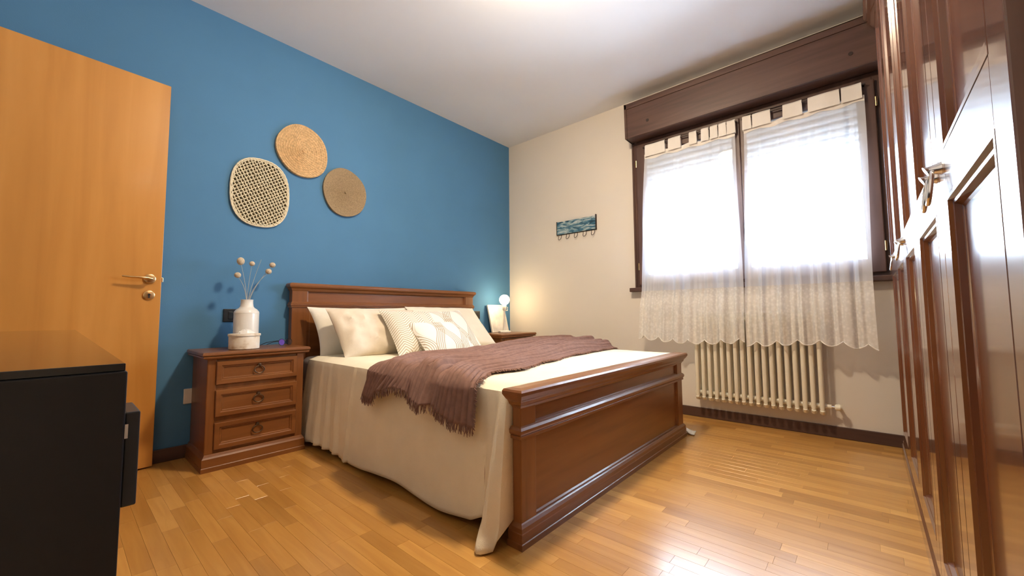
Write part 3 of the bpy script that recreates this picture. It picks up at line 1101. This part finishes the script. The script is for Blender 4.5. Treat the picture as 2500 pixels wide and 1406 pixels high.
pillow('cushion', 'white cushion with wavy taupe lines, half hidden behind another', 'cushion', 0.42, 0.40, 0.12, (-1.335, -0.58, 0.680), R(42), R(0), R(2), 'ring_fabric', 11.0, G2, 0.006, True)
pillow('cushion', 'small oblong white cushion with wavy taupe lines in front of all cushions', 'cushion', 0.46, 0.32, 0.12, (-1.525, -0.715, 0.640), R(50), R(4), R(0), 'ring_fabric', 13.0, G2, 0.006, True)


# ------------------------------------------------------------------ nightstands
def nightstand(x0, x1, label):
    root = thing('nightstand', label, 'nightstand', ((x0 + x1) / 2, -0.20, 0))
    yf, yb = -0.368, -0.016
    a, b = x0 + 0.030, x1 - 0.030
    B(a, b, yf + 0.004, yb, 0.075, 0.578).build('body', 'cherry_z', root, bevel=0.002)
    for xa, xb in ((a - 0.004, a + 0.036), (b - 0.036, b + 0.004)):
        B(xa, xb, yf - 0.002, yf + 0.02, 0.085, 0.578).build('stile', 'cherry_z', root, bevel=0.004)
    q_ = MB()
    steps(q_, [(0.018, 0.0), (0.018, 0.022), (0.015, 0.025), (0.015, 0.066), (0.010, 0.074), (0.004, 0.086), (0.0, 0.088)], a, b, yb, yf)
    q_.build('plinth', 'cherry_x', root)
    q_ = MB()
    steps(q_, [(0.004, 0.572), (0.012, 0.576), (0.022, 0.578), (0.027, 0.583), (0.027, 0.590), (0.022, 0.592), (0.030, 0.594), (0.032, 0.600), (0.030, 0.608), (0.026, 0.612)], a, b, yb, yf)
    q_.build('top', 'cherry_x', root)
    for z0, z1 in ((0.440, 0.562), (0.272, 0.410), (0.104, 0.242)):
        da, db = a + 0.034, b - 0.034
        q_ = MB()
        panel_y(q_, da, db, z0, z1, yf + 0.006, [(0, 0), (0.0, 0.014), (0.003, 0.018), (0.022, 0.018), (0.027, 0.012), (0.031, 0.012), (0.035, 0.006), (0.05, 0.006)])
        d = q_.build('drawer', 'cherry_x', root)
        cx, cz = (da + db) / 2, (z0 + z1) / 2 + 0.004
        k_ = MB().disc_y((cx, cz + 0.022), 0.009, yf, yf - 0.010, 12).build('knob', 'bronze', d, True, 0.002)
        MB().ring((cx, yf - 0.009, cz - 0.004), (0, 1, -0.12), 0.022, 0.0030, 24, 8, (1.12, 0.9)).build('pull_ring', 'bronze', k_, True)
    return root


nightstand(-2.820, -2.292, 'cherry wood three-drawer nightstand carrying the white vase and pot')
nightstand(-0.568, -0.040, 'cherry wood nightstand in the corner carrying the lit lamp')
NT_ = 0.613

# ------------------------------------------------------------------ things on the nightstands
va = thing('vase', 'tall white ceramic bottle vase holding dried ball flowers', 'vase', (-2.572, -0.165, NT_))
prof = [(0.052, 0), (0.060, 0.004), (0.0635, 0.015), (0.0645, 0.04), (0.0650, 0.205), (0.063, 0.215), (0.052, 0.228), (0.040, 0.236), (0.0345, 0.245), (0.032, 0.262), (0.0315, 0.280), (0.033, 0.285), (0.030, 0.286), (0.027, 0.280), (0.027, 0.25), (0.02, 0.24)]
MB().lathe(prof, (-2.572, -0.165, NT_), 40).build('body', 'porcelain', va, True)
MB().ring((-2.572, -0.165, NT_ + 0.205), (0, 0, 1), 0.0645, 0.0016, 40, 6).build('shoulder_line', 'porcelain', va, True)
VX, VY = -2.572, -0.165
heads = [((-2.612, -0.165, 1.128), 0.0195, 1.18), ((-2.630, -0.185, 1.042), 0.0165, 1), ((-2.554, -0.17, 1.118), 0.0145, 1), ((-2.436, -0.15, 1.122), 0.0165, 1), ((-2.462, -0.165, 1.078), 0.0170, 1), ((-2.497, -0.155, 1.150), 0.0, 1)]
labs = ['tallest dried ball flower standing in the white vase', 'dried ball flower drooping lowest in the white vase', 'smallest dried ball flower in the middle of the white vase',
        'dried ball flower leaning farthest out of the white vase', 'dried ball flower just under the one leaning farthest', 'bare dried twig without a flower in the white vase']
for (h, r_, el), lb in zip(heads, labs):
    root = thing('dried_flower' if r_ else 'dried_twig', lb, 'dried flower', (VX, VY, NT_ + 0.1), group='dried stems in the vase')
    dx = h[0] - VX
    nb = Vector((VX + dx * 0.12, VY + 0.01 * (1 if dx > 0 else -1), NT_ + 0.285))
    bt = Vector((VX - dx * 0.2, VY, NT_ + 0.06))
    hv = Vector(h)
    p1 = nb + Vector((dx * 0.16, 0, 0.09))
    pts = [bt, nb]
    for k in range(1, 9):
        t = k / 8
        pts.append(nb * (1 - t) ** 2 + p1 * 2 * t * (1 - t) + (hv - Vector((dx * 0.05, 0, r_ * 0.8))) * t * t)
    MB().tube(pts, [0.0016] * 2 + [0.0016 - 0.00008 * k for k in range(8)], 6).build('stem', 'dried_stem', root, True)
    if r_:
        m = MB()
        nl, nn = 14, 22
        rings = []
        for i in range(nl + 1):
            a = PI * i / nl
            rr = max(0.0003, r_ * math.sin(a))
            rings.append([(h[0] + rr * math.cos(2 * PI * k / nn) * (1 + 0.05 * ((i + k) % 2)), h[1] + rr * math.sin(2 * PI * k / nn) * (1 + 0.05 * ((i + k) % 2)), h[2] + r_ * el * math.cos(a)) for k in range(nn)])
        m.loft(rings)
        m.build('flower_head', 'flower_ball', root, True)

pt = thing('lidded_pot', 'short whitewashed round lidded pot in front of the vase', 'pot', (-2.607, -0.272, NT_))
MB().lathe([(0.070, 0), (0.0745, 0.003), (0.0755, 0.07), (0.074, 0.073)], (-2.607, -0.272, NT_), 40).build('body', 'whitewash', pt, True)
ld = MB().lathe([(0.076, 0.0735), (0.079, 0.0745), (0.0795, 0.083), (0.078, 0.0865), (0.01, 0.089)], (-2.607, -0.272, NT_), 40).build('lid', 'whitewash', pt, True)
q = MB()
q.grid(15, 9, lambda u, v: (-2.597 + 0.075 * (u - 0.5) + 0.004 * math.sin(v * 9), -0.275 + 0.032 * (v - 0.5) * (0.35 + math.sin(PI * u)), NT_ + 0.087 + 0.027 * max(0, math.sin(PI * min(1, u * 0.85 + 0.10))) * max(0, math.sin(PI * v)) ** 0.6 + 0.0025 * math.sin(u * 30) * math.sin(PI * v)))
q.build('shell_knob', 'porcelain', ld, True)

gl = thing('eyeglasses', 'pair of eyeglasses with purple reflecting lens lying on the nightstand', 'eyeglasses', (-2.39, -0.20, NT_))
for k, (cx, cy) in enumerate(((-2.398, -0.236), (-2.345, -0.205))):
    c = Vector((cx, cy, NT_ + 0.0245))
    nrm = Vector((0.45, -0.89, 0.12))
    fr2 = MB().ring(c, nrm, 0.021, 0.0016, 26, 6, (1.08, 0.95)).build('rim', 'black_plastic', gl, True)
    a = nrm.normalized().cross(Vector((0, 0, 1))).normalized()
    b = nrm.normalized().cross(a)
    m = MB()
    pts = [c + (a * math.cos(2 * PI * i / 24) * 1.08 + b * math.sin(2 * PI * i / 24) * 0.95) * 0.0205 for i in range(24)]
    m.loft([[p - nrm * 0.0006 for p in pts], [p + nrm * 0.0006 for p in pts]])
    m.build('lens', 'lens_purple_reflection' if k == 0 else 'lens_glass', fr2)
MB().tube([(-2.378, -0.224, NT_ + 0.032), (-2.372, -0.223, NT_ + 0.035), (-2.366, -0.217, NT_ + 0.032)], 0.0015, 6).build('bridge', 'black_plastic', gl, True)
MB().tube([(-2.418, -0.248, NT_ + 0.034), (-2.425, -0.235, NT_ + 0.034), (-2.455, -0.145, NT_ + 0.022), (-2.475, -0.10, NT_ + 0.004)], 0.0018, 6).build('temple', 'black_plastic', gl, True)
MB().tube([(-2.324, -0.194, NT_ + 0.034), (-2.330, -0.18, NT_ + 0.034), (-2.40, -0.10, NT_ + 0.020), (-2.43, -0.075, NT_ + 0.004)], 0.0018, 6).build('temple', 'black_plastic', gl, True)

# bedside lamp
lp = thing('table_lamp', 'small white table lamp with a glowing globe bulb on the corner nightstand', 'lamp', (-0.315, -0.205, NT_))
LX, LY = -0.315, -0.205
MB().lathe([(0.062, 0), (0.066, 0.004), (0.066, 0.014), (0.060, 0.020), (0.014, 0.024), (0.008, 0.03)], (LX, LY, NT_), 32).build('base', 'white_plastic', lp, True)
MB().tube([(LX, LY, NT_ + 0.02), (LX, LY, NT_ + 0.10), (LX, LY, NT_ + 0.19), (LX, LY, NT_ + 0.225)], [0.017, 0.011, 0.0085, 0.0085], 14).build('stem', 'white_plastic', lp, True)
MB().lathe([(0.010, 0.222), (0.019, 0.232), (0.021, 0.27), (0.017, 0.285)], (LX, LY, NT_), 20).tube([(LX, LY, NT_ + 0.225), (LX + 0.035, LY - 0.01, NT_ + 0.225), (LX + 0.037, LY - 0.01, NT_ + 0.262)], 0.004, 8).build('socket', 'white_plastic', lp, True)
m = MB()
rings = []
for i in range(17):
    a = PI * i / 16
    rings.append([(LX + max(0.0008, 0.052 * math.sin(a)) * math.cos(2 * PI * k / 28), LY + max(0.0008, 0.052 * math.sin(a)) * math.sin(2 * PI * k / 28), NT_ + 0.335 - 0.052 * math.cos(a)) for k in range(28)])
m.loft(rings)
m.build('bulb', 'bulb_glow', lp, True)
MB().tube([(LX - 0.055, LY, NT_ + 0.008), (LX - 0.085, LY - 0.01, NT_ + 0.02), (LX - 0.10, LY + 0.0, NT_ + 0.012), (LX - 0.13, LY + 0.04, NT_ + 0.004), (LX - 0.17, LY + 0.10, NT_ + 0.004), (LX - 0.20, LY + 0.17, NT_ + 0.004)], 0.0022, 6).build('cable', 'cable_grey', lp, True)

# leaning picture behind the lamp
pc = thing('leaning_picture', 'pale framed print leaning on the blue wall behind the lamp', 'picture', (-0.262, -0.105, NT_))
ln = math.atan2(0.075, 0.285)
pc.rotation_euler = (-ln, 0, 0)
B(-0.125, 0.125, 0.0, 0.014, 0, 0.295).build('backing', 'white_plastic', pc, local=True, bevel=0.002)
q = MB()
q.box(-0.125, -0.113, -0.004, 0.0, 0, 0.295).box(0.113, 0.125, -0.004, 0.0, 0, 0.295).box(-0.113, 0.113, -0.004, 0.0, 0, 0.012).box(-0.113, 0.113, -0.004, 0.0, 0.283, 0.295)
q.build('frame', 'white_plastic', pc, local=True, bevel=0.001)
B(-0.113, 0.113, -0.0015, 0.0, 0.012, 0.283).build('print', 'pale_print', pc, local=True)


# ------------------------------------------------------------------ wall fittings
def wallplate(name, label, cat, x, z, w_, h_, mat, kind):
    root = thing(name, label, cat, (x, 0, z))
    B(x - w_ / 2, x + w_ / 2, -0.009, 0.0, z - h_ / 2, z + h_ / 2).build('plate', mat, root, bevel=0.0035, seg=3)
    if kind == 'switch':
        for k in range(3):
            xa = x - 0.034 + k * 0.023
            B(xa, xa + 0.0215, -0.0125, -0.008, z - 0.022, z + 0.022).build('rocker', mat, root, bevel=0.0015)
    else:
        for k in range(3):
            B(x - 0.0025, x + 0.0025, -0.0095, -0.0085, z - 0.016 + k * 0.014, z - 0.011 + k * 0.014).build('socket_hole', 'black_plastic', root)
    return root


wallplate('light_switch', 'black wall switch plate half hidden behind the white vase', 'switch', -2.592, 0.805, 0.120, 0.080, 'black_plastic', 'switch')
wallplate('light_switch', 'black wall switch plate between the headboard and the leaning picture', 'switch', -0.530, 0.795, 0.120, 0.080, 'black_plastic', 'switch')
wallplate('wall_socket', 'white wall socket plate low on the blue wall beside the nightstand', 'socket', -2.785, 0.343, 0.080, 0.085, 'white_plastic', 'socket')


# woven wall plates
def coil_plate(name, label, cx, cz, rx, rz_, mat, turns, bumps, amp, ang, dish):
    root = thing(name, label, 'wall plate', (cx, 0, cz), group='woven plates on the blue wall')
    nr, na = turns * 6, 260
    vs_, fs = [], []
    for i in range(nr + 1):
        r_ = i / nr
        for k in range(na):
            a = 2 * PI * k / na
            ph = r_ * turns + k / na
            nb = max(6, round(bumps * max(0.12, r_)))
            coil = abs(math.sin(PI * ph)) ** 0.7
            braid = 0.55 + 0.45 * math.sin(nb * a + PI * math.floor(ph))
            y = -0.006 - amp * coil * braid - dish * r_ ** 3 - 0.002
            wob = 1 + 0.012 * math.sin(3 * a + cx * 9) + 0.008 * math.sin(5 * a) + (0.004 * math.sin(nb * a) if i == nr else 0)
            x, z = rx * r_ * math.cos(a) * wob, rz_ * r_ * math.sin(a) * wob
            vs_.append((cx + x * math.cos(ang) - z * math.sin(ang), y, cz + x * math.sin(ang) + z * math.cos(ang)))
    for i in range(nr):
        for k in range(na):
            fs.append((i * na + k, i * na + (k + 1) % na, (i + 1) * na + (k + 1) % na, (i + 1) * na + k))
    m_ = MB().add(vs_, fs)
    m_.build('coil', mat, root, True)
    edge = vs_[nr * na:]
    m_ = MB()
    m_.loft([edge, [(p[0], -0.001, p[2]) for p in edge]], True, False, True)
    m_.build('rim', mat, root, True)
    return root


coil_plate('woven_plate', 'golden braided straw round plate, highest of three on the blue wall', -2.222, 1.965, 0.172, 0.186, 'straw_gold', 11, 62, 0.006, R(15), 0.012)
coil_plate('woven_plate', 'brown coiled jute round plate nearest the window wall', -1.908, 1.738, 0.168, 0.184, 'jute_brown', 17, 130, 0.0035, R(8), 0.010)
# open lattice plate
lat = thing('woven_plate', 'cream open lattice rope plate, largest of three on the blue wall', 'wall plate', (-2.475, 0, 1.608), group='woven plates on the blue wall')
LC, LRX, LRZ = (-2.475, 1.608), 0.168, 0.222


def inside(x, z, k=1.0):
    return (abs(x) / (LRX * k)) ** 2.5 + (abs(z) / (LRZ * k)) ** 2.5 <= 1


m = MB()
for ang, yo in ((R(33), -0.010), (R(-62), -0.015)):
    d = Vector((math.cos(ang), math.sin(ang)))
    nrm = Vector((-d.y, d.x))
    for k in range(-16, 17):
        o_ = nrm * (k * 0.0192 + 0.002 * math.sin(k))
        pts = []
        for s in range(-60, 61):
            q_ = o_ + d * (s * 0.0045)
            if inside(q_.x, q_.y, 0.985):
                pts.append((LC[0] + q_.x + 0.001 * math.sin(s * 0.7 + k), yo - 0.0025 * math.sin(s * 1.02 + k * PI), LC[1] + q_.y + 0.001 * math.sin(s * 0.9 + k)))
        if len(pts) > 3:
            m.tube(pts, 0.0039, 5)
ob = m.build('lattice', 'rope_cream', lat, True)
m = MB()
edge = []
for i in range(60):
    a = 2 * PI * i / 60
    c_, s_ = math.cos(a), math.sin(a)
    edge.append((LC[0] + LRX * 0.97 * math.copysign(abs(c_) ** 0.8, c_), LC[1] + LRZ * 0.97 * math.copysign(abs(s_) ** 0.8, s_)))
m.loft([[(p[0], -0.001, p[1]) for p in edge], [(p[0], -0.0045, p[1]) for p in edge]])
m.build('backing', 'shaded_weave', lat)  # flat disc for the second weave layer, coloured dark as if in shadow
for j, (kk, rr) in enumerate(((1.0, 0.0055), (0.955, 0.0038))):
    pts = []
    for i in range(121):
        a = 2 * PI * i / 120
        c_, s_ = math.cos(a), math.sin(a)
        pts.append((LC[0] + LRX * kk * math.copysign(abs(c_) ** 0.8, c_), -0.012 - 0.002 * math.sin(i * 2.1), LC[1] + LRZ * kk * math.copysign(abs(s_) ** 0.8, s_)))
    MB().tube(pts, rr, 6, False).build('rope_ring', 'rope_cream', lat, True)

# hook rack
hk = thing('hook_rack', 'small sea-print board with five wire hooks on the white wall', 'hook rack', (0, -0.88, 1.60))
board = B(-0.016, -0.003, -1.098, -0.660, 1.598, 1.726).build('board', 'sea_print', hk, bevel=0.001)
q = MB().box(-0.019, 0.0, -1.104, -1.098, 1.592, 1.738).box(-0.019, 0.0, -0.660, -0.655, 1.592, 1.730).box(-0.006, 0.0, -1.104, -0.655, 1.592, 1.598)
q.build('frame', 'dark_iron', hk)
for y in (-0.691, -0.784, -0.879, -0.978, -1.068):
    pts = [(-0.008, y + 0.017, 1.598)] + [(-0.012 - 0.014 * math.sin(PI * k / 12), y + 0.017 * math.cos(PI * k / 12), 1.570 - 0.028 * math.sin(PI * k / 12)) for k in range(13)] + [(-0.008, y - 0.017, 1.598)]
    MB().tube(pts, 0.0026, 6).build('hook', 'dark_iron', hk, True)

# ------------------------------------------------------------------ black cabinet close to the camera
cb = thing('black_cabinet', 'black cabinet with glossy mirror-like top standing beside the open door', 'cabinet', (-3.54, -2.05, 0))
CX1, CY0, CY1, CZ = -3.291, -2.586, -1.52, 0.765
B(XL + 0.02, CX1, CY0, CY1, 0.0, CZ).build('body', 'black_lacquer', cb, bevel=0.001)
B(XL + 0.02, CX1 - 0.001, CY0 + 0.002, CY1, CZ, CZ + 0.005).build('glossy_top', 'black_gloss', cb, bevel=0.0006)
q = B(CX1, CX1 + 0.0075, CY0 + 0.003, CY0 + 0.045, 0.678, 0.738).build('projecting_grip', 'black_plastic', cb, bevel=0.001)
B(CX1, CX1 + 0.0016, CY0 + 0.0005, CY0 + 0.003, 0.722, 0.731).build('metal_clip', 'chrome', q)

# ------------------------------------------------------------------ ceiling lamp (just above the frame)
cl = thing('ceiling_lamp', 'round glowing glass dome lamp flush on the white ceiling', 'lamp', (-1.90, -1.85, H))
MB().lathe([(0.125, H - 0.0005), (0.125, H - 0.020), (0.110, H - 0.024)], (-1.90, -1.85, 0), 36).build('mounting_ring', 'chrome', cl, True)
MB().lathe([(0.110, H - 0.022), (0.108, H - 0.034), (0.100, H - 0.052), (0.083, H - 0.070), (0.058, H - 0.082), (0.029, H - 0.089), (0.001, H - 0.091)], (-1.90, -1.85, 0), 36).build('glass_dome', 'lamp_glow', cl, True)
